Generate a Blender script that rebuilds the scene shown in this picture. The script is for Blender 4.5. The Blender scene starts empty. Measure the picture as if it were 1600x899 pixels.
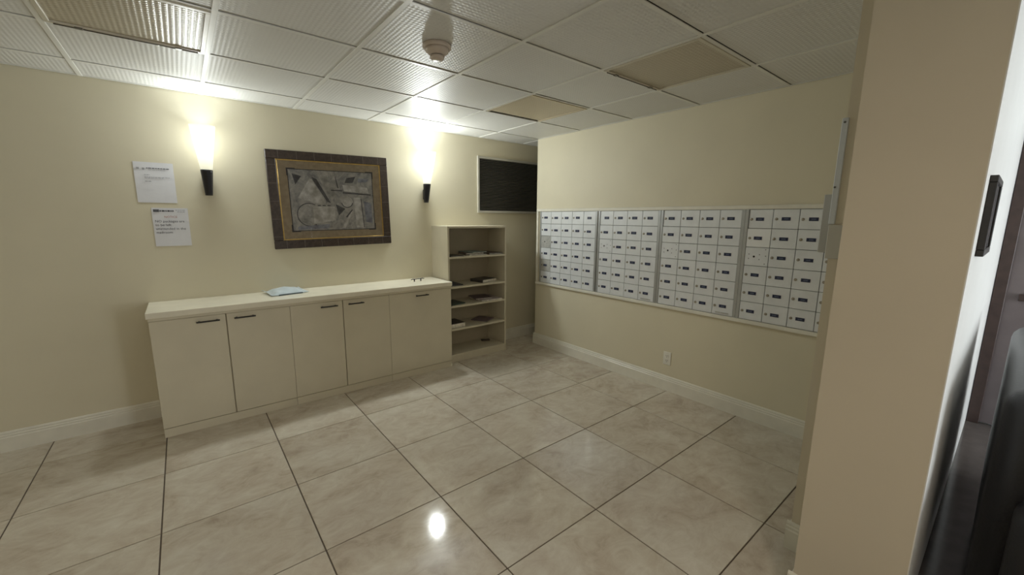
import bpy, bmesh, math, random
from mathutils import Vector, Matrix
random.seed(7)
S = bpy.context.scene
COL = S.collection

# ------------------------------------------------------------------ camera
H = 2.3626                      # ceiling height
CAM = Vector((1.1869, -3.8810, 1.4944))
YAW, PITCH, ROLL, FPX = 0.6776, 0.1687, 0.0076, 636.281
fwd = Vector((math.sin(YAW)*math.cos(PITCH), math.cos(YAW)*math.cos(PITCH), -math.sin(PITCH)))
rt = Vector((math.cos(YAW), -math.sin(YAW), 0)); up = rt.cross(fwd)
r2 = rt*math.cos(ROLL)+up*math.sin(ROLL); u2 = -rt*math.sin(ROLL)+up*math.cos(ROLL)
cd = bpy.data.cameras.new('camera'); cam = bpy.data.objects.new('camera', cd); COL.objects.link(cam)
cd.sensor_fit = 'HORIZONTAL'; cd.sensor_width = 36; cd.lens = FPX*36/1600; cd.clip_start = .02
cam.matrix_world = Matrix(((r2.x, u2.x, -fwd.x, CAM.x), (r2.y, u2.y, -fwd.y, CAM.y), (r2.z, u2.z, -fwd.z, CAM.z), (0, 0, 0, 1)))
S.camera = cam

# ------------------------------------------------------------------ sky, daylight, exposure
W = bpy.data.worlds.new('world'); S.world = W; W.use_nodes = True
bg = W.node_tree.nodes['Background']; bg.inputs[0].default_value = (.90, .96, 1.0, 1); bg.inputs[1].default_value = 8.0
def portal(loc, rot, sx, sy):
    pl = bpy.data.lights.new('window_portal', 'AREA'); pl.shape = 'RECTANGLE'; pl.size = sx; pl.size_y = sy
    pl.cycles.is_portal = True
    po = bpy.data.objects.new('window_portal', pl); COL.objects.link(po); po.location = loc; po.rotation_euler = rot
portal((4.52, -6.83, 1.25), (math.radians(90), 0, 0), 1.96, 1.9)                       # lobby window
SCONCE = {'near_papers': (31.0, .23), 'near_vent': (99.0, .56)}      # watts, softening of the bulb's near field
LOBBY_FILL = 15.0  # watts of each lamp added in the lobby as fill
S.view_settings.view_transform = 'Standard'; S.view_settings.look = 'None'
S.view_settings.gamma = 1; S.view_settings.use_curve_mapping = False
S.view_settings.exposure = 0.13

# ------------------------------------------------------------------ materials
def new_mat(name):
    m = bpy.data.materials.new(name); m.use_nodes = True
    nt = m.node_tree; return m, nt, nt.nodes['Principled BSDF']
def N(nt, t, **k):
    n = nt.nodes.new(t)
    for a, v in k.items(): setattr(n, a, v)
    return n
def mathn(nt, op, a, b=None):
    n = nt.nodes.new('ShaderNodeMath'); n.operation = op
    for i, v in enumerate((a, b)):
        if v is None: continue
        if isinstance(v, (int, float)): n.inputs[i].default_value = v
        else: nt.links.new(v, n.inputs[i])
    return n.outputs[0]
def ramp(nt, fac, stops):
    r = nt.nodes.new('ShaderNodeValToRGB'); nt.links.new(fac, r.inputs[0])
    e = r.color_ramp.elements
    while len(e) < len(stops): e.new(.5)
    for i, (p, c) in enumerate(stops): e[i].position = p; e[i].color = (*c, 1)
    return r.outputs[0]
def noise(nt, vec, scale, detail=4, rough=.5, dist=0):
    n = nt.nodes.new('ShaderNodeTexNoise'); n.inputs['Scale'].default_value = scale; n.inputs['Detail'].default_value = detail
    n.inputs['Roughness'].default_value = rough; n.inputs['Distortion'].default_value = dist
    if vec is not None: nt.links.new(vec, n.inputs['Vector'])
    return n.outputs[0]
def bump(nt, p, h, strength=.2, dist=.002):
    b = nt.nodes.new('ShaderNodeBump'); b.inputs['Strength'].default_value = strength; b.inputs['Distance'].default_value = dist
    nt.links.new(h, b.inputs['Height']); nt.links.new(b.outputs[0], p.inputs['Normal'])
def geo_pos(nt): return nt.nodes.new('ShaderNodeNewGeometry').outputs['Position']
def objc(nt): return nt.nodes.new('ShaderNodeTexCoord').outputs['Object']

def plain(name, c, rough=.5, metal=0, spec=.5, var=.06, vs=6, bs=0, bstr=.1, coat=0):
    """painted / plastic / metal surface with slight mottling and optional fine relief"""
    m, nt, p = new_mat(name)
    pos = geo_pos(nt)
    f = noise(nt, pos, vs, 5)
    lo = tuple(max(0, x*(1-var)) for x in c); hi = tuple(min(1, x*(1+var)) for x in c)
    nt.links.new(ramp(nt, f, [(.3, lo), (.7, hi)]), p.inputs['Base Color'])
    p.inputs['Roughness'].default_value = rough; p.inputs['Metallic'].default_value = metal
    p.inputs['Specular IOR Level'].default_value = spec; p.inputs['Coat Weight'].default_value = coat
    if bs: bump(nt, p, noise(nt, pos, bs, 3), bstr, .002)
    return m

M = {}
M['wall'] = plain('cream wall paint', (.68, .628, .475), .55, spec=.35, var=.025, vs=2.5, bs=170, bstr=.10)
M['pier'] = plain('beige wall paint', (.64, .58, .46), .6, spec=.3, var=.025, vs=2.5, bs=170, bstr=.10)
M['white_wall'] = plain('white wall paint', (.80, .80, .77), .5, var=.02, bs=150, bstr=.06)
M['trim'] = plain('white trim gloss', (.74, .715, .62), .32, var=.05, vs=9)
M['cabinet'] = plain('cream laminate', (.66, .61, .475), .30, var=.03, vs=5)
M['worktop'] = plain('cream laminate top', (.82, .775, .64), .22, var=.04, vs=8)
M['shelf'] = plain('cream shelf board', (.62, .57, .44), .38, var=.04, vs=6)
M['shaded_shelf'] = plain('hardboard back', (.43, .38, .28), .6, var=.06)  # back panel colour darkened to carry the shade inside the bookshelf
M['black_pull'] = plain('black pull', (.02, .018, .016), .35)
M['alu'] = plain('mailbox aluminium', (.73, .75, .765), .42, metal=.10, var=.04, vs=14, bs=260, bstr=.03)
M['alu_new'] = plain('new mailbox door', (.84, .85, .85), .35, var=.02)
M['alu_worn'] = plain('mailbox worn aluminium', (.50, .50, .475), .50, metal=.3, var=.12, vs=30)
M['alu_frame'] = plain('mailbox frame aluminium', (.44, .45, .45), .35, metal=.6, var=.05, vs=20)
M['alu_dark'] = plain('hinge metal', (.15, .15, .15), .45, metal=.6)
M['lock'] = plain('lock brass grey', (.34, .31, .26), .35, metal=.8)
M['dark'] = plain('dark void', (.012, .012, .012), .7)
M['grid'] = plain('ceiling grid enamel', (.74, .735, .69), .40, var=.03)
M['plenum'] = plain('dark plenum', (.10, .095, .085), .8)
M['lobby_ceiling'] = plain('white lobby ceiling', (.70, .69, .65), .7)
M['grout'] = plain('floor grout', (.13, .10, .075), .8, var=.15, vs=30)
M['fixture_frame'] = plain('fixture frame', (.60, .56, .46), .4)
M['vent_frame'] = plain('vent frame grey', (.54, .52, .46), .4, metal=.3)
M['vent_slat'] = plain('vent slat bronze', (.14, .13, .11), .35, metal=.3)
M['sconce_black'] = plain('sconce black', (.012, .012, .016), .30)
M['paper'] = plain('paper', (.72, .72, .75), .7, var=.02, vs=20)
M['ink'] = plain('ink dark', (.09, .09, .10), .7)
M['ink_grey'] = plain('ink grey', (.33, .33, .34), .7)
M['ink_red'] = plain('ink red', (.45, .20, .16), .7)
M['gold'] = plain('gold fillet', (.50, .33, .10), .32, metal=.7, var=.15, vs=40)
M['mat'] = plain('picture mat', (.50, .41, .29), .75, var=.12, vs=35, bs=200, bstr=.15)
M['detector'] = plain('detector plastic', (.62, .53, .45), .38)
M['outlet'] = plain('outlet plastic', (.78, .76, .68), .35)
M['mailer'] = plain('poly mailer', (.58, .66, .70), .32, var=.07, vs=25, bs=60, bstr=.35)
M['mailer_dark'] = plain('mailer underside', (.08, .11, .13), .4)
M['leather'] = plain('black leather', (.012, .012, .014), .38, bs=120, bstr=.35)
M['dark_wood'] = plain('dark door frame', (.055, .035, .030), .35, var=.2, vs=20)
M['door'] = plain('grey brown door', (.16, .135, .135), .22, var=.15, vs=4)
M['steel_white'] = plain('white enamel steel', (.62, .66, .70), .4, var=.03)
M['steel_grey'] = plain('grey enamel steel', (.52, .51, .46), .45, var=.04)
M['flap_grey'] = plain('grey flap', (.45, .45, .42), .5)
for k, c in dict(ink_navy=(.03, .035, .06), mag_dark=(.06, .055, .05), mag_grey=(.34, .33, .30), mag_green=(.05, .085, .07), mag_purple=(.15, .11, .13),
                 mag_teal=(.24, .31, .30), mag_brown=(.11, .075, .06), pages=(.72, .68, .59), mag_lilac=(.46, .40, .41)).items():
    M[k] = plain(k.replace('_', ' '), c, .4, var=.25, vs=40)

def mk_tile_ceiling(name, c0, rough, strength, var=.02, period=.021):
    """vinyl ceiling panel embossed with a fine lattice of studs"""
    m, nt, p = new_mat(name)
    pos = geo_pos(nt); sep = N(nt, 'ShaderNodeSeparateXYZ'); nt.links.new(pos, sep.inputs[0])
    k = 2*math.pi/period
    sx = mathn(nt, 'SINE', mathn(nt, 'MULTIPLY', sep.outputs[0], k)); sy = mathn(nt, 'SINE', mathn(nt, 'MULTIPLY', sep.outputs[1], k))
    h = mathn(nt, 'ADD', mathn(nt, 'MULTIPLY', mathn(nt, 'ADD', sx, sy), .5), mathn(nt, 'MULTIPLY', mathn(nt, 'MULTIPLY', sx, sy), .5))
    bump(nt, p, h, strength, .0022)
    oi = N(nt, 'ShaderNodeObjectInfo')
    f = mathn(nt, 'ADD', mathn(nt, 'MULTIPLY', noise(nt, pos, 3, 4), .5), mathn(nt, 'MULTIPLY', oi.outputs['Random'], .5))
    nt.links.new(ramp(nt, f, [(.15, tuple(x*(1-var*2) for x in c0)), (.85, tuple(x*(1+var) for x in c0))]), p.inputs['Base Color'])
    p.inputs['Roughness'].default_value = rough; p.inputs['Specular IOR Level'].default_value = .45
    return m
M['ceil_tile'] = mk_tile_ceiling('embossed ceiling tile', (.70, .695, .665), .50, .32)
M['lens'] = mk_tile_ceiling('yellowed prismatic lens', (.48, .425, .32), .30, .45, .06)
M['lens_pale'] = mk_tile_ceiling('pale yellowed lens', (.60, .52, .37), .45, .3, .08)

def mk_floor():
    m, nt, p = new_mat('polished beige porcelain tile')
    oi = N(nt, 'ShaderNodeObjectInfo'); pos = geo_pos(nt)
    off = N(nt, 'ShaderNodeVectorMath', operation='ADD'); sc = N(nt, 'ShaderNodeVectorMath', operation='SCALE')
    cmb = N(nt, 'ShaderNodeCombineXYZ'); nt.links.new(oi.outputs['Random'], cmb.inputs[2])
    nt.links.new(cmb.outputs[0], sc.inputs[0]); sc.inputs['Scale'].default_value = 41
    nt.links.new(pos, off.inputs[0]); nt.links.new(sc.outputs[0], off.inputs[1])
    mp = N(nt, 'ShaderNodeMapping'); mp.inputs['Rotation'].default_value = (0, 0, .5); mp.inputs['Scale'].default_value = (1, 1.45, 1)
    nt.links.new(off.outputs[0], mp.inputs[0])
    a = noise(nt, mp.outputs[0], 1.9, 8, .62, 1.1)
    b = noise(nt, mp.outputs[0], 6.5, 9, .68, 1.6)
    f = mathn(nt, 'ADD', mathn(nt, 'MULTIPLY', a, .6), mathn(nt, 'MULTIPLY', b, .4))
    col = ramp(nt, f, [(.33, (.40, .33, .255)), (.44, (.525, .455, .365)), (.54, (.60, .545, .45)), (.68, (.70, .66, .57))])
    hs = N(nt, 'ShaderNodeHueSaturation'); nt.links.new(col, hs.inputs['Color'])
    nt.links.new(mathn(nt, 'ADD', mathn(nt, 'MULTIPLY', oi.outputs['Random'], .10), .95), hs.inputs['Value'])
    nt.links.new(hs.outputs[0], p.inputs['Base Color'])
    rr = mathn(nt, 'ADD', mathn(nt, 'MULTIPLY', b, .07), .05); nt.links.new(rr, p.inputs['Roughness'])
    return m
M['tile'] = mk_floor()
M['granite'] = plain('dark polished lobby floor', (.105, .09, .082), .13, var=.12, vs=12)

def mk_label():
    m, nt, p = new_mat('engraved number plate')
    o = objc(nt); sep = N(nt, 'ShaderNodeSeparateXYZ'); nt.links.new(o, sep.inputs[0])
    x, z = sep.outputs[0], sep.outputs[2]
    oi = N(nt, 'ShaderNodeObjectInfo')
    inx = mathn(nt, 'LESS_THAN', mathn(nt, 'ABSOLUTE', x), .013); inz = mathn(nt, 'LESS_THAN', mathn(nt, 'ABSOLUTE', z), .0042)
    w = mathn(nt, 'GREATER_THAN', mathn(nt, 'SINE', mathn(nt, 'ADD', mathn(nt, 'MULTIPLY', x, 1250), mathn(nt, 'MULTIPLY', oi.outputs['Random'], 6))), -.1)
    f = mathn(nt, 'MULTIPLY', mathn(nt, 'MULTIPLY', inx, inz), w)
    nt.links.new(ramp(nt, f, [(0, (.012, .018, .058)), (1, (.15, .18, .26))]), p.inputs['Base Color'])
    p.inputs['Roughness'].default_value = .35
    return m
M['plate'] = mk_label()

def mk_frame():
    """dark bronze moulding with faint pale score lines"""
    m, nt, p = new_mat('bronze brown picture moulding')
    o = objc(nt)
    f = noise(nt, o, 40, 6, .7)
    nt.links.new(ramp(nt, f, [(.3, (.022, .014, .010)), (.6, (.060, .040, .030)), (.8, (.11, .075, .05))]), p.inputs['Base Color'])
    p.inputs['Roughness'].default_value = .42
    return m
M['frame'] = mk_frame()
M['score'] = plain('pale score line', (.17, .15, .125), .5, var=.3, vs=60)

def mk_art():
    m, nt, p = new_mat('grey painted canvas')
    o = objc(nt)
    a = noise(nt, o, 7, 7, .65, 2.2); b = noise(nt, o, 26, 6, .7, .8)
    f = mathn(nt, 'ADD', mathn(nt, 'MULTIPLY', a, .65), mathn(nt, 'MULTIPLY', b, .35))
    nt.links.new(ramp(nt, f, [(.30, (.16, .16, .17)), (.43, (.42, .42, .435)), (.55, (.62, .615, .60)), (.72, (.80, .79, .75))]), p.inputs['Base Color'])
    p.inputs['Roughness'].default_value = .6
    return m
M['art'] = mk_art()
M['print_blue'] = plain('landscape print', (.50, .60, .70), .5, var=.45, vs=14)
for k, c in dict(art_pale=(.80, .79, .75), art_mid=(.56, .555, .54), art_dark=(.15, .15, .165), art_blue=(.38, .40, .49)).items():
    M[k] = plain('paint '+k[4:], c, .6, var=.35, vs=22)

def mk_glass(name, tint=.94, refl=.10):
    m, nt, p = new_mat(name)
    nt.nodes.remove(p)
    out = nt.nodes['Material Output']
    t = N(nt, 'ShaderNodeBsdfTransparent'); t.inputs[0].default_value = (tint, tint, tint, 1)
    g = N(nt, 'ShaderNodeBsdfGlossy'); g.inputs['Roughness'].default_value = .03
    fr = N(nt, 'ShaderNodeFresnel'); fr.inputs[0].default_value = 1.16
    mx = N(nt, 'ShaderNodeMixShader')
    nt.links.new(fr.outputs[0], mx.inputs[0]); nt.links.new(t.outputs[0], mx.inputs[1]); nt.links.new(g.outputs[0], mx.inputs[2])
    nt.links.new(mx.outputs[0], out.inputs[0])
    return m
M['glass'] = mk_glass('picture glass')

def mk_shade():
    """frosted glass: part of the bulb's light passes straight through, part scatters in the glass"""
    m, nt, p = new_mat('frosted sconce glass')
    nt.nodes.remove(p); out = nt.nodes['Material Output']
    t = N(nt, 'ShaderNodeBsdfTransparent'); t.inputs[0].default_value = (1, .985, .95, 1)
    tl = N(nt, 'ShaderNodeBsdfTranslucent'); tl.inputs[0].default_value = (.95, .92, .82, 1)
    d = N(nt, 'ShaderNodeBsdfDiffuse'); d.inputs[0].default_value = (.88, .86, .76, 1)
    m1 = N(nt, 'ShaderNodeMixShader'); m1.inputs[0].default_value = .5
    nt.links.new(tl.outputs[0], m1.inputs[1]); nt.links.new(d.outputs[0], m1.inputs[2])
    m2 = N(nt, 'ShaderNodeMixShader'); m2.inputs[0].default_value = .55
    nt.links.new(t.outputs[0], m2.inputs[1]); nt.links.new(m1.outputs[0], m2.inputs[2])
    nt.links.new(m2.outputs[0], out.inputs[0])
    return m
M['shade'] = mk_shade()

# ------------------------------------------------------------------ mesh helpers
def box(bm, x0, x1, y0, y1, z0, z1, bev=0, seg=1):
    t = bmesh.new()
    vs = [t.verts.new(c) for c in ((x0, y0, z0), (x1, y0, z0), (x1, y1, z0), (x0, y1, z0), (x0, y0, z1), (x1, y0, z1), (x1, y1, z1), (x0, y1, z1))]
    for f in ((0, 3, 2, 1), (4, 5, 6, 7), (0, 1, 5, 4), (1, 2, 6, 5), (2, 3, 7, 6), (3, 0, 4, 7)): t.faces.new([vs[i] for i in f])
    if bev: bmesh.ops.bevel(t, geom=list(t.edges), offset=bev, segments=seg, affect='EDGES', profile=.5)
    merge(bm, t); return bm
def merge(bm, t):
    me = bpy.data.meshes.new('t'); t.to_mesh(me); bm.from_mesh(me); bpy.data.meshes.remove(me); t.free()
def B(*a, **k): return box(bmesh.new(), *a, **k)
def lathe(bm, prof, n=32, axis='Z', c=(0, 0, 0), cap=True):
    """revolve (radius, height) profile"""
    rings = []
    for r, h in prof:
        ring = []
        for i in range(n):
            a = 2*math.pi*i/n; u, v = r*math.cos(a), r*math.sin(a)
            co = (u, v, h) if axis == 'Z' else ((u, -h, v) if axis == 'Y' else (h, u, v))
            ring.append(bm.verts.new((co[0]+c[0], co[1]+c[1], co[2]+c[2])))
        rings.append(ring)
    for a, b in zip(rings, rings[1:]):
        for i in range(n):
            j = (i+1) % n; bm.faces.new((a[i], a[j], b[j], b[i]))
    if cap:
        bm.faces.new(rings[0][::-1]); bm.faces.new(rings[-1])
    bmesh.ops.recalc_face_normals(bm, faces=bm.faces[:])
    return bm
def prism(bm, prof, a, b, n):
    """extrude a (distance from wall, z) profile from a to b (xy points), n = outward direction"""
    ra = [bm.verts.new((a[0]+n[0]*d, a[1]+n[1]*d, z)) for d, z in prof]
    rb = [bm.verts.new((b[0]+n[0]*d, b[1]+n[1]*d, z)) for d, z in prof]
    k = len(prof)
    for i in range(k): j = (i+1) % k; bm.faces.new((ra[i], ra[j], rb[j], rb[i]))
    bm.faces.new(ra[::-1]); bm.faces.new(rb)
    bmesh.ops.recalc_face_normals(bm, faces=bm.faces[:])
    return bm
def to_mesh(name, bm, mat, smooth=False):
    me = bpy.data.meshes.new(name); bm.to_mesh(me); bm.free()
    if mat is not None: me.materials.append(M[mat] if isinstance(mat, str) else mat)
    if smooth:
        for p in me.polygons: p.use_smooth = True
    return me
def obj(name, bm, mat, parent=None, smooth=False, loc=(0, 0, 0), rot=(0, 0, 0)):
    me = bm if isinstance(bm, bpy.types.Mesh) else to_mesh(name, bm, mat, smooth)
    o = bpy.data.objects.new(name, me); COL.objects.link(o)
    o.location = loc; o.rotation_euler = rot
    if parent: o.parent = parent
    return o
def tag(o, label, cat, group=None):
    o['label'] = label; o['category'] = cat
    if group: o['group'] = group
    return o
def thing(name, label, cat, loc=(0, 0, 0), rot=(0, 0, 0), group=None):
    o = bpy.data.objects.new(name, None); COL.objects.link(o); o.empty_display_size = .05
    o.location = loc; o.rotation_euler = rot
    return tag(o, label, cat, group)
def struct(name, bm, mat, label=None, parent=None, **k):
    o = obj(name, bm, mat, parent, **k)
    o['kind'] = 'structure'
    if label: o['label'] = label
    return o
def text_mesh(s, size, mat, align='LEFT'):
    cu = bpy.data.curves.new('t', 'FONT'); cu.body = s; cu.size = size; cu.align_x = align; cu.extrude = .0001; cu.resolution_u = 2
    o = bpy.data.objects.new('t', cu); COL.objects.link(o)
    dg = bpy.context.evaluated_depsgraph_get(); me = bpy.data.meshes.new_from_object(o.evaluated_get(dg))
    bpy.data.objects.remove(o); bpy.data.curves.remove(cu)
    me.materials.clear(); me.materials.append(M[mat]); return me

XM = 4.40          # face of the mailbox wall
YC = -0.333        # its free end
PX, PY0, PY1 = 2.925, -3.794, -3.496      # pier front face
QX, QY = 3.235, -3.394                    # set-back part of the pier
XW, XE, YS = -1.0, 5.75, -6.8             # west, east, south limits
# ------------------------------------------------------------------ the room
# floor: grout bed and tiles
FS, FX, FY = .5866, .3801, .3336
floor = struct('floor', B(XW, 5.2, -3.46, 0, -.05, -.004), 'grout', 'polished beige stone-look tiles with dark grout')
g = .003
tile_cache = {}
def floor_tile(x0, x1, y0, y1):
    key = (round(x1-x0, 3), round(y1-y0, 3))
    if key not in tile_cache:
        w, d = (x1-x0)/2, (y1-y0)/2
        tile_cache[key] = to_mesh('floor_tile', B(-w+g, w-g, -d+g, d-g, -.010, 0, bev=.0012), 'tile')
    obj('floor_tile', tile_cache[key], None, floor, loc=((x0+x1)/2, (y0+y1)/2, 0))
for j in range(-1, 6):
    y1 = min(0, -(FY+j*FS)); y0 = max(-3.46, -(FY+(j+1)*FS))
    xr = 5.2 if j < 0 else XM
    for i in range(-3, 9):
        x0 = max(XW, FX+i*FS); x1 = min(xr, FX+(i+1)*FS)
        if x1-x0 > .03: floor_tile(x0, x1, y0, y1)
struct('floor_lobby', B(XW, XE, YS, -3.46, -.05, 0), 'granite', 'dark polished floor of the lobby beyond the pier')

# walls
struct('wall_back', B(XW-.1, 5.2, 0, .1, -.05, H+.2), 'wall', 'cream painted wall behind the cabinets')
struct('wall_right', B(XM, XM+.12, -3.46, YC, -.05, H+.2), 'wall', 'cream wall that holds the mailboxes')
struct('wall_recess', B(5.2, 5.3, -1.2, .1, -.05, H+.2), 'wall')
struct('wall_recess_side', B(XM+.12, 5.2, -1.2, -1.1, -.05, H+.2), 'wall')
struct('wall_left', B(XW-.1, XW, YS, 0, -.05, H+.2), 'wall')
bm = B(PX, QX+.01, PY0, PY1, -.05, H+.2); box(bm, QX, XM, PY0, QY, -.05, H+.2); box(bm, XM, XE, PY0, PY0+.12, -.05, H+.2)
struct('wall_pier', bm, 'pier', 'beige pier standing at the mailroom opening')
struct('wall_lobby', B(PX+.001, XE, PY0-.003, PY0, -.05, H+.2), 'white_wall', 'white lobby wall running away beside the pier')
struct('wall_east', B(XE, XE+.1, YS, PY0, -.05, H+.2), 'white_wall')
bm = B(XW-.1, 3.54, YS-.12, YS, -.05, H+.2); box(bm, 5.5, XE+.1, YS-.12, YS, -.05, H+.2)
box(bm, 3.54, 5.5, YS-.12, YS, -.05, .3); box(bm, 3.54, 5.5, YS-.12, YS, 2.2, H+.2)
struct('wall_front', bm, 'white_wall')
win = struct('window_1', B(3.54, 3.59, YS-.08, YS-.03, .3, 2.2), 'dark_wood')
for a in ((5.45, 5.5, .3, 2.2), (4.465, 4.515, .3, 2.2), (3.54, 5.5, .3, .35), (3.54, 5.5, 2.15, 2.2)):
    obj('window_bar', B(a[0], a[1], YS-.08, YS-.03, a[2], a[3]), 'dark_wood', win)

# ceiling: board above, grid bars, drop-in tiles, light fixtures in three cells
ceiling = struct('ceiling', B(XW-.1, XE+.1, YS-.12, .1, H+.03, H+.2), 'plenum', 'white suspended ceiling with embossed panels')
struct('ceiling_lobby', B(XW, XE, YS, -3.50, H, H+.03), 'lobby_ceiling')
T, JX, JY = .61, .7801, .3483
xs = [JX+i*T for i in range(-3, 8)]; ys = [0]+[-(JY+j*T) for j in range(6)]
ys = [y for y in ys if y > -3.5]+[-3.50]
FIX = {(0, 1): 'big', (4, 3): 'big', (4, 1): 'pale'}     # (column, row) cells that are light fixtures
ct_cache = {}
def cells():
    ii = list(range(-3, 7))
    for i in range(-4, 8):
        x0 = max(XW, JX+i*T); 
        for r in range(len(ys)-1):
            y1, y0 = ys[r], ys[r+1]
            xr = 5.2 if r == 0 else XM
            x1 = min(xr, JX+(i+1)*T)
            if x1-x0 > .04: yield i, r-1, x0, x1, y0, y1
for i, j, x0, x1, y0, y1 in cells():
    if (i, j) in FIX: continue
    w, d = (x1-x0)/2, (y1-y0)/2
    key = (round(w, 3), round(d, 3))
    if key not in ct_cache: ct_cache[key] = to_mesh('ceiling_tile', B(-w+.006, w-.006, -d+.006, d-.0140, 0, .016, bev=.003), 'ceil_tile')
    obj('ceiling_tile', ct_cache[key], None, ceiling, loc=((x0+x1)/2, (y0+y1)/2, H+.0045))
for x in xs:
    if x < 4.3: obj('grid_bar', B(x-.012, x+.012, -3.5, 0, H, H+.005, bev=.0008), 'grid', ceiling)
for y in ys[1:-1]: obj('grid_bar', B(XW, XM, y-.011, y+.011, H+.0004, H+.005, bev=.0008), 'grid', ceiling)
obj('wall_angle', B(XW, 5.2, -.022, -.005, H+.0008, H+.004), 'grid', ceiling)
obj('wall_angle', B(XM-.021, XM-.005, -3.46, YC, H+.0008, H+.004), 'grid', ceiling)

def fixture(i, j, label, lens_mat, gap=0):
    x0, y1 = JX+i*T+.012, -(JY+j*T)-.012; x1, y0 = x0+T-.024, y1-T+.024
    t = thing('ceiling_light', label, 'ceiling light', ((x0+x1)/2, (y0+y1)/2, H), group='unlit ceiling light panels')
    w, d = (x1-x0)/2, (y1-y0)/2; b = .020
    for n, a in (('frame_bar', (-w, w, -d, -d+b)), ('frame_bar', (-w, w, d-b, d)), ('frame_bar', (-w, -w+b, -d+b, d-b)), ('frame_bar', (w-b, w, -d+b, d-b))):
        if gap and a[2] == d-b: continue
        obj(n, B(*a, -.004, .010, bev=.0015), 'lens_pale' if lens_mat == 'lens_pale' else 'fixture_frame', t)
    obj('lens', B(-w+b, w-b, -d+b, d-b-gap, .003, .008), lens_mat, t)
    obj('housing', B(-w, w, -d, d, .016, .028), 'dark', t)
    if lens_mat == 'lens':
        for sx in (-1, 1): obj('latch', B(sx*w*.62-.014, sx*w*.62+.014, d-b*.9, d+.004, -.009, -.004, bev=.001), 'vent_slat', t)
        obj('hinge_rod', lathe(bmesh.new(), [(.0025, -w*.9), (.0025, w*.9)], 10, 'X', (0, d-.003, -.006)), 'vent_slat', t, True)
    return t
fixture(0, 1, 'unlit ceiling light with yellowed ribbed lens, above the paper notices at far left', 'lens')
fixture(4, 3, 'unlit ceiling light with brown lens in front of the mailbox wall', 'lens')
fixture(4, 1, 'small-looking pale yellow ceiling panel with dark gap, farthest from camera', 'lens_pale', .018)

# unseen lobby ceiling lamps, added behind the camera for ambient fill
for k, (lx, ly) in enumerate(((1.15, -4.70), (-.20, -5.8))):
    t = thing('lobby_fill_lamp', ('unseen square fill lamp added to the lobby ceiling, nearer the mailroom', 'unseen square fill lamp added to the lobby ceiling, farther from the mailroom')[k], 'ceiling light', (lx, ly, H), group='added lobby fill lamps')
    for a in ((-.3, .3, .28, .3), (-.3, .3, -.3, -.28), (-.3, -.28, -.28, .28), (.28, .3, -.28, .28)): obj('frame_bar', B(*a, -.02, 0, bev=.002), 'grid', t)
    ld = bpy.data.lights.new('tube', 'AREA'); ld.shape = 'SQUARE'; ld.size = .54; ld.energy = LOBBY_FILL; ld.color = (1, .86, .72)  # added fill light that lifts the pier and mailroom
    l = bpy.data.objects.new('tube', ld); COL.objects.link(l); l.parent = t; l.location = (0, 0, -.012)

# baseboards
BB = [(0, 0), (.016, 0), (.016, .092), (.012, .097), (.012, .108), (.008, .113), (.008, .122), (.004, .130), (0, .132)]
def baseboard(name, segs):
    bm = bmesh.new()
    for a, b, n in segs:
        t = bmesh.new(); prism(t, BB, a, b, n); merge(bm, t)
    return struct(name, bm, 'trim')
baseboard('baseboard_back', [((XW, 0), (.953, 0), (0, -1)), ((3.962, 0), (5.2, 0), (0, -1))])
baseboard('baseboard_right', [((XM, YC+.016), (XM, QY), (-1, 0)), ((XM, YC), (XM+.12, YC), (0, 1))])
baseboard('baseboard_front', [((QX, PY1), (QX, QY+.016), (-1, 0)), ((QX, QY), (XM, QY), (0, 1)), ((PX, PY0), (PX, PY1+.016), (-1, 0)), ((PX, PY1), (QX-.016, PY1), (0, 1))])

# ------------------------------------------------------------------ cabinets
CY = -.42
def handle(parent, x, z):
    o = bmesh.new(); box(o, -.066, .066, -.030, -.022, -.005, .005, bev=.002)
    for s in (-1, 1): box(o, s*.05-.005, s*.05+.005, -.024, 0, -.004, .004)
    obj('handle', o, 'black_pull', parent, loc=(x, 0, z))
def cabinet(x0, x1, doors, label):
    t = thing('base_cabinet', label, 'cabinet', ((x0+x1)/2, CY, 0), group='cream base cabinets under the worktop')
    w = (x1-x0)/2; c = (x0+x1)/2
    obj('carcass', B(-w+.001, w-.001, .020, -CY-.001, .002, .815), 'cabinet', t)
    obj('plinth', B(-w+.001, w-.001, .003, .0205, 0, .062, bev=.001), 'cabinet', t)
    for d0, d1, hx, ga, gb in doors:
        d = obj('door', B(d0-c+ga, d1-c-gb, 0, .019, .066, .812, bev=.0015), 'cabinet', t)
        handle(d, hx-c, .777)
    return t
cabinet(.957, 1.775, [(.957, 1.370, 1.266, 0, .004), (1.370, 1.775, 1.481, .003, .0008)], 'two-door cream base cabinet at the left end, below the paper notices')
cabinet(1.775, 2.566, [(1.775, 2.168, 2.057, .0008, .0025), (2.168, 2.566, 2.272, .0025, .0008)], 'middle two-door cream base cabinet below the framed picture')
cabinet(2.566, 3.199, [(2.566, 3.199, 2.880, .0008, 0)], 'single-door cream base cabinet next to the open bookshelf')
wt = thing('worktop', 'long cream worktop running over the base cabinets to the bookshelf', 'worktop', (2.075, CY, .815))
obj('slab', B(-1.128, 1.126, -.024, .42, .020, .060, bev=.004, seg=2), 'worktop', wt)
obj('apron', B(-1.118, 1.124, -.006, .419, .0, .0205), 'cabinet', wt)
WZ = .875

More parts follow.
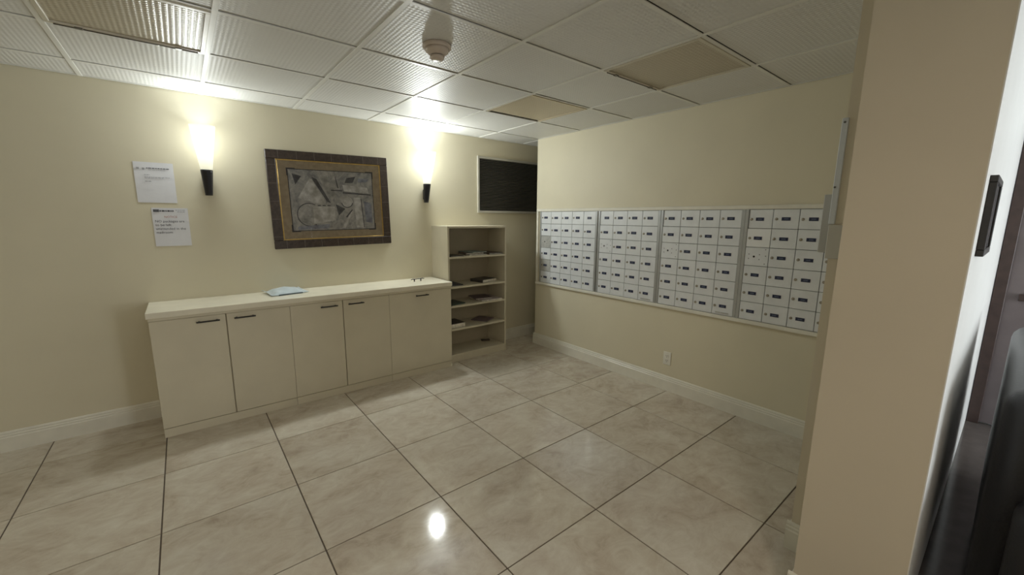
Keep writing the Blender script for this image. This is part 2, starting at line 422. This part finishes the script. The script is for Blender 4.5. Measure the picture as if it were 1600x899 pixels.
# ------------------------------------------------------------------ bookshelf
SX0, SX1, SY, SH = 3.222, 3.960, -.33, 1.412
bs = thing('bookshelf', 'open cream bookshelf with five compartments between worktop and mailbox wall', 'bookshelf', ((SX0+SX1)/2, SY, 0))
w = (SX1-SX0)/2
obj('side_panel', B(-w, -w+.019, 0, -SY, 0, SH, bev=.001), 'shelf', bs)
obj('side_panel', B(w-.019, w, 0, -SY, 0, SH, bev=.001), 'shelf', bs)
obj('top_panel', B(-w+.019, w-.019, 0.0005, -SY, SH-.022, SH-.0005, bev=.001), 'shelf', bs)
obj('back_panel', B(-w+.019, w-.019, -SY-.008, -SY-.001, .08, SH-.022), 'shaded_shelf', bs)
obj('plinth', B(-w+.019, w-.019, .0005, .018, 0, .060, bev=.001), 'shelf', bs)
SHELVES = [1.105, .800, .600, .356, .080]
for z in SHELVES: obj('shelf', B(-w+.019, w-.019, .001, -SY-.008, z-.019, z, bev=.001), 'shelf', bs)

# ------------------------------------------------------------------ mailboxes
TZ0, TZ1 = .735, 1.600
def trim_frame():
    r = struct('trim_1', B(XM-.020, XM, -3.46, YC-.018, TZ1-.030, TZ1, bev=.005, seg=2), 'trim', 'cream moulding around the mailbox bank')
    obj('rail', B(XM-.024, XM, -3.46, YC-.018, TZ0, TZ0+.030, bev=.005, seg=2), 'trim', r)
    obj('stile', B(XM-.018, XM, YC-.048, YC-.018, TZ0+.03, TZ1-.03, bev=.004), 'trim', r)
trim_frame()
DW, DH, ROWS = .1575, .1338, 6
door_me = to_mesh('mailbox_door', B(.0018, DW-.0018, -.004, .010, .0018, DH-.0018, bev=.0012), 'alu')
door_me2 = door_me.copy(); door_me2.materials[0] = M['alu_worn']
door_me3 = door_me.copy(); door_me3.materials[0] = M['alu_new']
plate_me = to_mesh('number_plate', B(-.0265, .0265, -.0016, .001, -.0115, .0115, bev=.0005), 'plate')
lock_me = to_mesh('lock', lathe(bmesh.new(), [(.0095, -.0005), (.0095, .003), (.0075, .0048), (.002, .0048)], 14, 'Y'), 'lock', True)
hole_me = to_mesh('hole', lathe(bmesh.new(), [(.0075, 0), (.0075, .0008)], 12, 'Y'), 'dark')
pin_me = to_mesh('rivet', lathe(bmesh.new(), [(.0035, 0), (.0035, .001)], 8, 'Y'), 'alu_dark')
ident_me = to_mesh('maker_plate', B(-.05, .05, -.001, .001, -.006, .006), 'alu_worn')
def mail_unit(y0, cols, label, seed, missing_lock=(), ident=False):
    rd = random.Random(seed)
    Wd = cols*DW
    t = thing('mailbox_unit', label, 'mailbox unit', (XM, y0, .766), (0, 0, -math.pi/2), 'mailbox units set into the cream wall')
    HH = ROWS*DH
    for xx in (-.022, Wd): obj('frame_stile', B(xx, xx+.022, -.016, 0, -.001, HH+.004, bev=.001), 'alu_frame', t)
    obj('frame_rail', B(-.022, Wd+.022, -.014, 0, -.007, -.001, bev=.0008), 'alu_frame', t)
    obj('frame_rail', B(-.022, Wd+.022, -.014, 0, HH, HH+.004, bev=.0008), 'alu_frame', t)
    obj('back_plate', B(0, Wd, -.002, 0, 0, HH), 'alu_dark', t)
    if seed > 1: obj('hinge', B(.0, .006, -.017, -.009, HH-.135, HH-.002), 'alu_dark', t)
    for c in range(cols):
        for r in range(ROWS):
            master = (c == 0 and r == 2)
            worn = seed == 1 and c == 0 and r in (2, 4)
            d = obj('mailbox_door', door_me2 if worn else (door_me3 if (seed, c, r) == (4, 0, 1) else door_me), None, t, loc=(c*DW, -.010, HH-(r+1)*DH))
            if master:
                obj('keyhole', hole_me, None, d, loc=(.062, -.004, DH*.5))
                for px, pz in ((.028, .62), (.028, .38), (.098, .62), (.098, .36), (.135, .90), (.138, .56), (.135, .14)):
                    obj('rivet', pin_me, None, d, loc=(px, -.004, DH*pz))
                continue
            dx, dz = rd.uniform(-.003, .003), rd.uniform(-.002, .002)
            obj('number_plate', plate_me, None, d, loc=(.078+dx, -.005, DH*.5+dz))
            if (c, r) not in missing_lock: obj('lock', lock_me, None, d, loc=(.0215+rd.uniform(-.001, .001), -.004, DH*.5+dz-.001))
    if ident: obj('maker_plate', ident_me, None, t, loc=(Wd-DW*.5, -.0155, .016))
    return t
mail_unit(-.430, 5, 'five-column aluminium mailbox unit at the end nearest the bookshelf', 1, {(4, 0)})
mail_unit(-1.273, 4, 'four-column mailbox unit second from the bookshelf end', 2, {(0, 0)}, True)
mail_unit(-1.949, 4, 'four-column mailbox unit third from the bookshelf end, above the wall outlet', 3, (), True)
mail_unit(-2.624, 4, 'mailbox unit nearest the beige pier, partly hidden by it', 4)

# ------------------------------------------------------------------ wall sconces
def sconce(x, label, power, smooth, bulb):
    t = thing('wall_sconce', label, 'wall lamp', (x, 0, 1.645), group='torch wall sconces')
    # axis leans a little away from the wall
    Z0, Z1, Z2 = 0, .182, .485
    def ax(z): return -.034-.066*z/Z2
    def tube(z0, z1, rad, n=36, steps=10, cap=True):
        bm = bmesh.new(); rings = []
        for s in range(steps+1):
            z = z0+(z1-z0)*s/steps; r = rad(z)
            rings.append([bm.verts.new((r*math.cos(2*math.pi*i/n), ax(z)+r*math.sin(2*math.pi*i/n), z)) for i in range(n)])
        for a, b in zip(rings, rings[1:]):
            for i in range(n): bm.faces.new((a[i], a[(i+1) % n], b[(i+1) % n], b[i]))
        if cap: bm.faces.new(rings[0][::-1]); bm.faces.new(rings[-1])
        return bm
    R = lambda z: .023+.0155*(z/Z1) if z <= Z1 else .0385+.040*((z-Z1)/(Z2-Z1))**1.1
    obj('holder', tube(Z0, Z1, R), 'sconce_black', t, True)
    obj('glass_shade', tube(Z1, Z2, lambda z: R(z)-.001, cap=False), 'shade', t, True)
    obj('backplate', B(-.020, .020, -.028, 0, .03, .13, bev=.004), 'sconce_black', t)
    ld = bpy.data.lights.new('bulb', 'POINT'); ld.energy = power; ld.color = (.91, .98, 1); ld.shadow_soft_size = .05
    ld.use_nodes = True; ln = ld.node_tree; em = ln.nodes['Emission']; fo = ln.nodes.new('ShaderNodeLightFalloff')
    fo.inputs['Strength'].default_value = 1; fo.inputs['Smooth'].default_value = smooth; ln.links.new(fo.outputs['Quadratic'], em.inputs['Strength'])
    l = bpy.data.objects.new('bulb', ld); COL.objects.link(l); l.parent = t; l.location = (0, ax(bulb), bulb)
    return t
sconce(1.372, 'glowing torch wall lamp with black holder left of the framed picture', *SCONCE['near_papers'], .385)
sconce(3.155, 'glowing torch wall lamp with black holder between picture and wall vent', *SCONCE['near_vent'], .385)

# ------------------------------------------------------------------ framed picture
pc = thing('framed_picture', 'wide dark framed grey abstract painting hanging between the two sconces', 'picture', (2.266, -.002, 1.635), (0, math.radians(-1.2), 0))
FW, FH, FB = .500, .400, .070
def moulding(name, x0, x1, z0, z1):
    return obj(name, B(x0, x1, -.022, 0, z0, z1, bev=.004), 'frame', pc)
mo = [moulding('moulding', -FW, FW, FH-FB, FH), moulding('moulding', -FW, FW, -FH, -FH+FB), moulding('moulding', -FW, -FW+FB, -FH+FB, FH-FB), moulding('moulding', FW-FB, FW, -FH+FB, FH-FB)]
for k in range(7):
    x = -FW+FB+.02+k*.137
    if x < FW-.03:
        for q, (a, b) in enumerate(((FH-FB+.002, FH-.003), (-FH+.003, -FH+FB-.002))):
            obj('score_line', B(x, x+.0025, -.0226, -.021, a, b), 'score', mo[q])
for k in range(5):
    z = -FH+.10+k*.145
    for q, (a, b) in enumerate(((-FW+.003, -FW+FB-.002), (FW-FB+.002, FW-.003))):
        obj('score_line', B(a, b, -.0226, -.021, z, z+.0025), 'score', mo[2+q])
fw, fh, fb = FW-FB, FH-FB, .009
for a in ((-fw, fw, fh-fb, fh), (-fw, fw, -fh, -fh+fb), (-fw, -fw+fb, -fh+fb, fh-fb), (fw-fb, fw, -fh+fb, fh-fb)):
    obj('gilt_fillet', B(a[0], a[1], -.0195, -.002, a[2], a[3], bev=.002), 'gold', pc)
obj('mat_board', B(-fw+fb, fw-fb, -.012, -.002, -fh+fb, fh-fb), 'mat', pc)
AW, AH = .347, .252
bm = bmesh.new(); e = .006
for a in ((-AW-e, AW+e, AH, AH+e), (-AW-e, AW+e, -AH-e, -AH), (-AW-e, -AW, -AH, AH), (AW, AW+e, -AH, AH)): box(bm, a[0], a[1], -.0135, -.011, a[2], a[3])
for sx in (-1, 1):
    for sz in (-1, 1):
        box(bm, *sorted((sx*(AW+.012), sx*(AW-.055))), -.0136, -.011, *sorted((sz*(AH+e), sz*(AH+.012))))
        box(bm, *sorted((sx*(AW+e), sx*(AW+.012))), -.0136, -.011, *sorted((sz*(AH+e), sz*(AH-.05))))
obj('inner_line', bm, 'ink', pc)
obj('canvas', B(-AW, AW, -.0132, -.011, -AH, AH), 'art', pc)
def poly(pts, y): 
    bm = bmesh.new(); vs = [bm.verts.new((x, y, z)) for x, z in pts]; f = bm.faces.new(vs)
    r = bmesh.ops.extrude_face_region(bm, geom=[f]); bmesh.ops.translate(bm, vec=(0, .0004, 0), verts=[v for v in r['geom'] if isinstance(v, bmesh.types.BMVert)])
    bmesh.ops.recalc_face_normals(bm, faces=bm.faces[:]); return bm
def circ(cx, cz, r, n=28, a0=0, a1=360): return [(cx+r*math.cos(math.radians(a0+(a1-a0)*i/n)), cz+r*math.sin(math.radians(a0+(a1-a0)*i/n))) for i in range(n if a1-a0 == 360 else n+1)]
def ringarc(cx, cz, r, w_, a0, a1): return circ(cx, cz, r, 24, a0, a1)+circ(cx, cz, r-w_, 24, a0, a1)[::-1]
yy = -.0137
for k, (pts, m) in enumerate([
    ([(-.29, .02), (-.19, .18), (-.17, .18), (-.07, -.02), (-.12, -.03)], 'art_pale'),
    ([(-.17, .20), (-.13, .18), (-.03, -.02), (-.06, -.01), (-.16, .17)], 'art_dark'),
    ([(-.12, .22), (-.05, .22), (.02, .05), (-.02, .0), (-.10, .16)], 'art_mid'),
    (circ(-.21, -.12, .095), 'art_mid'),
    (ringarc(-.21, -.12, .100, .007, 60, 300), 'art_dark'),
    ([(-.18, -.05), (.0, -.05), (.0, -.17), (-.18, -.20)], 'art_pale'),
    ([(.0, .22), (.025, .22), (.06, .10), (-.01, .10)], 'art_mid'),
    ([(.02, .21), (.026, .21), (.045, .11), (.035, .11)], 'art_dark'),
    ([(-.02, .095), (.075, .092), (.075, .083), (-.02, .086)], 'art_dark'),
    ([(.08, .14), (.30, .12), (.31, .07), (.09, .085)], 'art_pale'),
    ([(.08, .078), (.33, .062), (.33, .050), (.08, .064)], 'art_dark'),
    (circ(.11, -.01, .050), 'art_pale'), (ringarc(.11, -.01, .052, .008, 190, 350), 'art_dark'),
    ([(.17, .03), (.23, .03), (.25, -.24), (.18, -.24)], 'art_pale'),
    ([(.232, .02), (.240, .02), (.252, -.24), (.246, -.24)], 'art_dark'),
    ([(.26, .0), (.33, -.02), (.33, -.20), (.27, -.19)], 'art_blue'),
    ([(.01, -.03), (.09, -.07), (.03, -.13)], 'art_dark'),
    ([(.05, -.24), (.14, -.09), (.155, -.09), (.08, -.24)], 'art_pale'),
    ([(.09, -.14), (.15, -.075), (.155, -.082), (.10, -.15)], 'art_dark'),
    ([(-.14, -.038), (-.115, -.038), (-.115, -.046), (-.14, -.046)], 'art_dark'),
    ([(-.10, -.038), (-.075, -.038), (-.075, -.046), (-.10, -.046)], 'art_dark'),
    ([(-.06, -.038), (-.035, -.038), (-.035, -.046), (-.06, -.046)], 'art_dark'),
    ([(-.31, -.22), (-.05, -.20), (-.06, -.24), (-.31, -.245)], 'art_blue'),
    ([(-.32, .22), (-.25, .20), (-.30, .13)], 'art_dark'),
    ([(.12, .20), (.20, .215), (.17, .16), (.10, .155)], 'art_dark'),
    ([(.22, .20), (.32, .20), (.30, .17), (.22, .165)], 'art_blue'),
]): obj('painted_shape', poly(pts, yy-.00004*k), m, pc)
obj('glass_pane', B(-fw+fb, fw-fb, -.0172, -.0160, -fh+fb, fh-fb), 'glass', pc)

# ------------------------------------------------------------------ paper notices
def sheet(name, w, h, label, loc, tilt, curl):
    bm = bmesh.new(); nx, nz = 8, 8; g_ = []
    for k in range(nz+1):
        row = []
        for i in range(nx+1):
            u, v = i/nx, k/nz
            d = -.0012-curl*((1-v)**2*.3+(max(0, v-.55)/.45)**2*(u**2))
            row.append(bm.verts.new(((u-.5)*w, d, (v-.5)*h)))
        g_.append(row)
    for k in range(nz):
        for i in range(nx): bm.faces.new((g_[k][i], g_[k][i+1], g_[k+1][i+1], g_[k+1][i]))
    r = bmesh.ops.extrude_face_region(bm, geom=bm.faces[:])
    bmesh.ops.translate(bm, vec=(0, .0006, 0), verts=[v for v in r['geom'] if isinstance(v, bmesh.types.BMVert)])
    bmesh.ops.recalc_face_normals(bm, faces=bm.faces[:])
    t = thing(name, label, 'notice', loc, (0, math.radians(tilt), 0), 'paper notices on the wall')
    obj('sheet', bm, 'paper', t); return t
def words(t, s, size, mat, x, z, y=-.0045, align='LEFT'):
    obj('printed_text', text_mesh(s, size, mat, align), None, t, loc=(x, y, z), rot=(math.pi/2, 0, 0))
def bar(t, x0, x1, z, h, mat, y=-.0045, n='print_line'):
    obj(n, B(x0, x1, y, y+.0002, z-h/2, z+h/2), mat, t)
p1 = sheet('paper_notice', .213, .276, 'white sheet with a few faint lines, the upper of two notices', (1.075, -.001, 1.722), 0, .002)
def smear(t, x0, x1, z, h, mat, seed):
    """a line of type too small to read: short dashes of uneven length"""
    rd = random.Random(seed); x = x0; bm = bmesh.new()
    while x < x1:
        l = rd.uniform(.006, .018); box(bm, x, min(x+l, x1), -.0045, -.0043, z-h/2, z+h/2); x += l+.003
    obj('print_line', bm, mat, t)
smear(p1, -.040, .085, .098, .006, 'ink', 1); smear(p1, -.030, .06, .086, .003, 'ink_grey', 2)
bar(p1, -.092, -.078, .094, .014, 'ink_grey'); bar(p1, -.062, -.050, .092, .014, 'ink_grey')
smear(p1, -.055, -.025, .052, .004, 'ink_grey', 3); smear(p1, -.055, .08, .037, .004, 'ink_grey', 4); smear(p1, -.055, .045, .030, .003, 'ink_grey', 5)
smear(p1, -.055, -.022, .008, .005, 'ink_grey', 6)
p2 = sheet('paper_notice', .203, .272, 'white sheet with large printed message, the lower of two notices', (1.133, -.001, 1.412), 0, .001)
bar(p2, -.092, -.060, .116, .018, 'ink'); smear(p2, -.058, .02, .115, .011, 'ink', 8)
smear(p2, .03, .085, .121, .004, 'ink_grey', 9); smear(p2, .04, .085, .109, .004, 'ink_grey', 10)
words(p2, 'NOTICE', .020, 'ink_red', 0, .066, align='CENTER')
for k, s in enumerate(('NO packages are', 'to be left', 'unattended in the', 'mailroom')): words(p2, s, .0235, 'ink', -.090, .034-.0265*k)

# ------------------------------------------------------------------ wall vent
VX0, VX1, VZ0, VZ1 = 3.800, 4.80, 1.552, 2.170
v = thing('wall_vent', 'dark louvred wall vent in grey frame above the bookshelf', 'vent', ((VX0+VX1)/2, 0, VZ0))
w = (VX1-VX0)/2; h = VZ1-VZ0; b = .024
for a in ((-w, w, 0, b), (-w, w, h-b, h), (-w, -w+b, b, h-b), (w-b, w, b, h-b)): obj('frame_bar', B(a[0], a[1], -.016, 0, a[2], a[3], bev=.002), 'vent_frame', v)
obj('back_plate', B(-w+b, w-b, -.002, -.0005, b, h-b), 'dark', v)
sl = to_mesh('slat', (lambda bm: (bmesh.ops.rotate(bm, verts=bm.verts[:], matrix=Matrix.Rotation(math.radians(38), 3, 'X')), bm)[1])(B(-w+b, w-b, -.0075, .0075, -.0009, .0009)), 'vent_slat')
ns = 33
for k in range(ns): obj('slat', sl, None, v, loc=(0, -.008, b+(h-2*b)*(k+.5)/ns))

# ------------------------------------------------------------------ smoke detector
sd = thing('smoke_detector', 'round beige smoke detector on the ceiling', 'smoke detector', (2.300, -1.868, H+.0045))
obj('base', lathe(bmesh.new(), [(.071, 0), (.073, -.006), (.073, -.016), (.069, -.020)], 36), 'detector', sd, True)
obj('body', lathe(bmesh.new(), [(.064, -.020), (.058, -.034), (.042, -.046), (.038, -.050)], 36), 'detector', sd, True)
obj('gap_ring', lathe(bmesh.new(), [(.034, -.050), (.034, -.054)], 30), 'vent_slat', sd, True)
obj('cap', lathe(bmesh.new(), [(.038, -.054), (.036, -.064), (.028, -.072), (.012, -.075)], 30), 'detector', sd, True)

# ------------------------------------------------------------------ wall outlet
ot = thing('wall_outlet', 'white duplex power outlet low on the wall under the mailboxes', 'outlet', (XM, -2.071, .232), (0, 0, -math.pi/2))
obj('cover_plate', B(-.036, .036, -.006, 0, 0, .118, bev=.003, seg=2), 'outlet', ot)
for z in (.037, .081):
    s = obj('socket', lathe(bmesh.new(), [(.0165, .005), (.0165, .0085), (.015, .009)], 20, 'Y', (0, 0, z)), 'outlet', ot)
    bm = bmesh.new()
    for sx in (-1, 1): box(bm, sx*.0065-.0014, sx*.0065+.0014, -.0096, -.0085, z-.001, z+.009)
    box(bm, -.0025, .0025, -.0096, -.0085, z-.011, z-.006); obj('slots', bm, 'dark', s)

# ------------------------------------------------------------------ poly mailer on the worktop
ml = thing('mail_package', 'pale blue puffy mailing envelope lying on the worktop', 'package', (1.80, -.150, WZ), (0, 0, math.radians(9)))
def pillow(w, d, hgt, nx=22, ny=16):
    bm = bmesh.new(); top, bot = [], []
    for j in range(ny+1):
        a, b_ = [], []
        for i in range(nx+1):
            u, v_ = 2*i/nx-1, 2*j/ny-1
            f = max(0, 1-(abs(u)/.80)**5)*max(0, 1-(abs(v_)/.93)**4) if abs(u) < .80 and abs(v_) < .93 else 0
            wr = .004*math.sin(7*u+3*v_)*math.sin(5*v_-2*u)*f+.003*math.sin(13*u*v_+2)*f
            lift = .022*(max(0, abs(u)-.70)/.30)*(1 if u < 0 else .75)*(.6+.4*v_)
            z = .006+hgt*f**.8+wr+lift
            a.append(bm.verts.new((u*w/2*(1-.05*(1-v_*v_)), v_*d/2*(1-.05*(1-u*u)), z))); 
            b_.append(bm.verts.new((u*w/2*(1-.05*(1-v_*v_)), v_*d/2*(1-.05*(1-u*u)), .001+lift*.9+.003*(1-f))))
        top.append(a); bot.append(b_)
    for j in range(ny):
        for i in range(nx):
            bm.faces.new((top[j][i], top[j][i+1], top[j+1][i+1], top[j+1][i])); bm.faces.new((bot[j][i], bot[j+1][i], bot[j+1][i+1], bot[j][i+1]))
    for i in range(nx):
        bm.faces.new((bot[0][i], bot[0][i+1], top[0][i+1], top[0][i])); bm.faces.new((bot[ny][i+1], bot[ny][i], top[ny][i], top[ny][i+1]))
    for j in range(ny):
        bm.faces.new((bot[j+1][0], bot[j][0], top[j][0], top[j+1][0])); bm.faces.new((bot[j][nx], bot[j+1][nx], top[j+1][nx], top[j][nx]))
    return bm
obj('envelope', pillow(.285, .225, .036), 'mailer', ml, True)
obj('flap_edge', B(-.085, .095, -.112, -.098, .0005, .0095, bev=.001), 'mailer_dark', ml)

# loose pull handle standing on the worktop
lh = thing('pull_handle', 'black pull handle standing on the worktop beside the bookshelf', 'handle', (2.945, -.215, WZ), (0, 0, math.radians(6)))
bm = bmesh.new()
box(bm, -.062, .062, -.005, .005, .022, .029, bev=.002)
obj('grip', bm, 'black_pull', lh)
for s in (-1, 1): obj('post', B(s*.036-.005, s*.036+.005, -.004, .004, 0, .0225, bev=.001), 'black_pull', lh)
for s in (-1, 1): obj('grip_end', B(*sorted((s*.060, s*.074)), -.004, .004, .020, .025, bev=.001), 'black_pull', lh)

# ------------------------------------------------------------------ things on the shelves
def book(name, label, cat, x, y, z, w, d, h, rot, cover, pages='pages', group='printed matter on the bookshelf', spine='left'):
    t = thing(name, label, cat, (x, y, z), (0, 0, math.radians(rot)), group)
    ct = min(.002, h*.2)
    bm = B(-w/2, w/2, -d/2, d/2, 0, ct); box(bm, -w/2, w/2, -d/2, d/2, h-ct, h)
    if spine == 'left': box(bm, -w/2, -w/2+.003, -d/2, d/2, ct, h-ct)
    obj('cover', bm, cover, t)
    obj('pages', B(-w/2+(.003 if spine == 'left' else .001), w/2-.002, -d/2+.002, d/2-.002, ct, h-ct), pages, t)
    return t
z1, z2, z3, z4, z5 = SHELVES
book('magazine', 'thin dark magazine at the left of the top shelf', 'magazine', 3.335, -.215, z1, .16, .20, .008, 4, 'mag_dark', 'mag_grey')
book('magazine', 'grey brochure at the bottom of the pile on the top shelf', 'magazine', 3.62, -.16, z1, .21, .27, .012, -5, 'mag_grey')
book('magazine', 'dark magazine lying on the grey brochure on the top shelf', 'magazine', 3.61, -.15, z1+.012, .20, .26, .012, -14, 'mag_brown')
book('magazine', 'teal magazine on top of the pile on the top shelf', 'magazine', 3.63, -.155, z1+.024, .20, .25, .008, 6, 'mag_teal')
book('magazine', 'dark flat magazine at the right end of the top shelf', 'magazine', 3.835, -.17, z1, .19, .26, .016, 3, 'mag_brown', 'mag_grey')
book('folder', 'dark blue folder at the left of the second shelf', 'folder', 3.345, -.16, z2, .17, .25, .010, -3, 'ink_navy', 'mag_dark')
book('book', 'thick book with black spine on the second shelf', 'book', 3.765, -.165, z2, .23, .19, .030, 13, 'mag_dark')
book('folder', 'dark green folder at the left of the third shelf', 'folder', 3.355, -.18, z3, .18, .22, .010, 6, 'mag_green', 'mag_green')
book('brochure', 'wide lilac brochure on the right of the third shelf', 'brochure', 3.785, -.180, z3, .26, .27, .014, -3, 'mag_lilac', 'pages', spine='none')
book('magazine', 'purple magazine lying on the lilac brochure of the third shelf', 'magazine', 3.74, -.14, z3+.014, .20, .23, .010, -12, 'mag_purple')
book('paper_box', 'white-edged box of dark leaflets at the left of the fourth shelf', 'box', 3.345, -.19, z4, .185, .21, .045, 2, 'mag_dark', 'pages', spine='none')
book('booklet', 'thin purple booklet on the right of the fourth shelf', 'booklet', 3.765, -.150, z4, .20, .20, .010, 30, 'mag_purple', 'mag_purple')
wl = thing('wallet_pouch', 'small dark pouch on the bottom of the bookshelf', 'pouch', (3.83, -.105, z5), (0, 0, math.radians(-25)))
obj('body', B(-.05, .05, -.03, .03, 0, .012, bev=.004), 'mag_brown', wl); obj('flap', B(-.05, .05, -.03, .004, .0121, .015, bev=.001), 'mag_dark', wl)

# ------------------------------------------------------------------ white steel panel on the pier edge
pn = thing('wall_panel', 'narrow white metal panel screwed to the pier edge beside the mailboxes', 'metal panel', (QX, QY, 1.340))
obj('upper_plate', B(-.010, .06, -.008, .012, .141, .546, bev=.0015), 'steel_white', pn)
obj('lower_box', B(-.014, .06, -.042, .009, .002, .137, bev=.002), 'steel_grey', pn)
obj('side_flap', B(.075, .15, .0005, .058, .02, .262, bev=.002), 'flap_grey', pn)
for y, z in ((.002, .530), (.006, .285)): obj('screw', lathe(bmesh.new(), [(.004, -.013), (.004, -.009)], 10, 'X', (0, y, z)), 'alu_dark', pn)

# ------------------------------------------------------------------ lobby: small picture, door, sofa
WY = PY0-.003
lp = thing('small_picture', 'small black framed picture on the white lobby wall', 'picture', (3.22, WY, 1.51))
for a in ((-.16, .16, .10, .12), (-.16, .16, -.12, -.10), (-.16, -.14, -.10, .10), (.14, .16, -.10, .10)): obj('moulding', B(a[0], a[1], -.018, 0, a[2], a[3], bev=.0015), 'black_pull', lp)
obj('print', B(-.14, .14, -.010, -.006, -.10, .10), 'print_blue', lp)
obj('glass_pane', B(-.14, .14, -.014, -.013, -.10, .10), 'glass', lp)

dr = struct('door_1', B(XE-.03, XE-.005, -4.74, -3.86, .012, 2.0, bev=.002), 'door', 'grey brown door at the end of the lobby')
for a in ((-3.862, WY-.003, 0, 2.06), (-4.80, -4.738, 0, 2.06), (-4.738, -3.862, 2.002, 2.06)): obj('door_frame', B(XE-.05, XE, a[0], a[1], a[2], a[3], bev=.003), 'dark_wood', dr)
obj('push_rail', B(XE-.055, XE-.03, -4.66, -3.92, .95, 1.0, bev=.004), 'dark_wood', dr)

sf = thing('leather_sofa', 'black leather sofa at the right edge, close to the white lobby wall', 'sofa', (3.90, -4.36, 0))
def cushion(x0, x1, y0, y1, z0, z1, r=.05):
    return B(x0, x1, y0, y1, z0, z1, bev=r, seg=4)
obj('backrest', cushion(-.70, .70, .18, .445, .18, .97, .07), 'leather', sf, True)
obj('seat_base', cushion(-.70, .70, -.40, .20, .10, .32, .04), 'leather', sf, True)
for k in range(2): obj('seat_cushion', cushion(-.68+.68*k, 0+.68*k, -.41, .18, .32, .47, .05), 'leather', sf, True)
for s in (-1, 1): obj('armrest', cushion(*sorted((s*.70, s*.87)), -.42, .38, .10, .66, .06), 'leather', sf, True)
for sx in (-1, 1):
    for sy in (-.34, .36): obj('foot', lathe(bmesh.new(), [(.02, 0), (.028, .11)], 14, 'Z', (sx*.74, sy, 0)), 'dark_wood', sf, True)
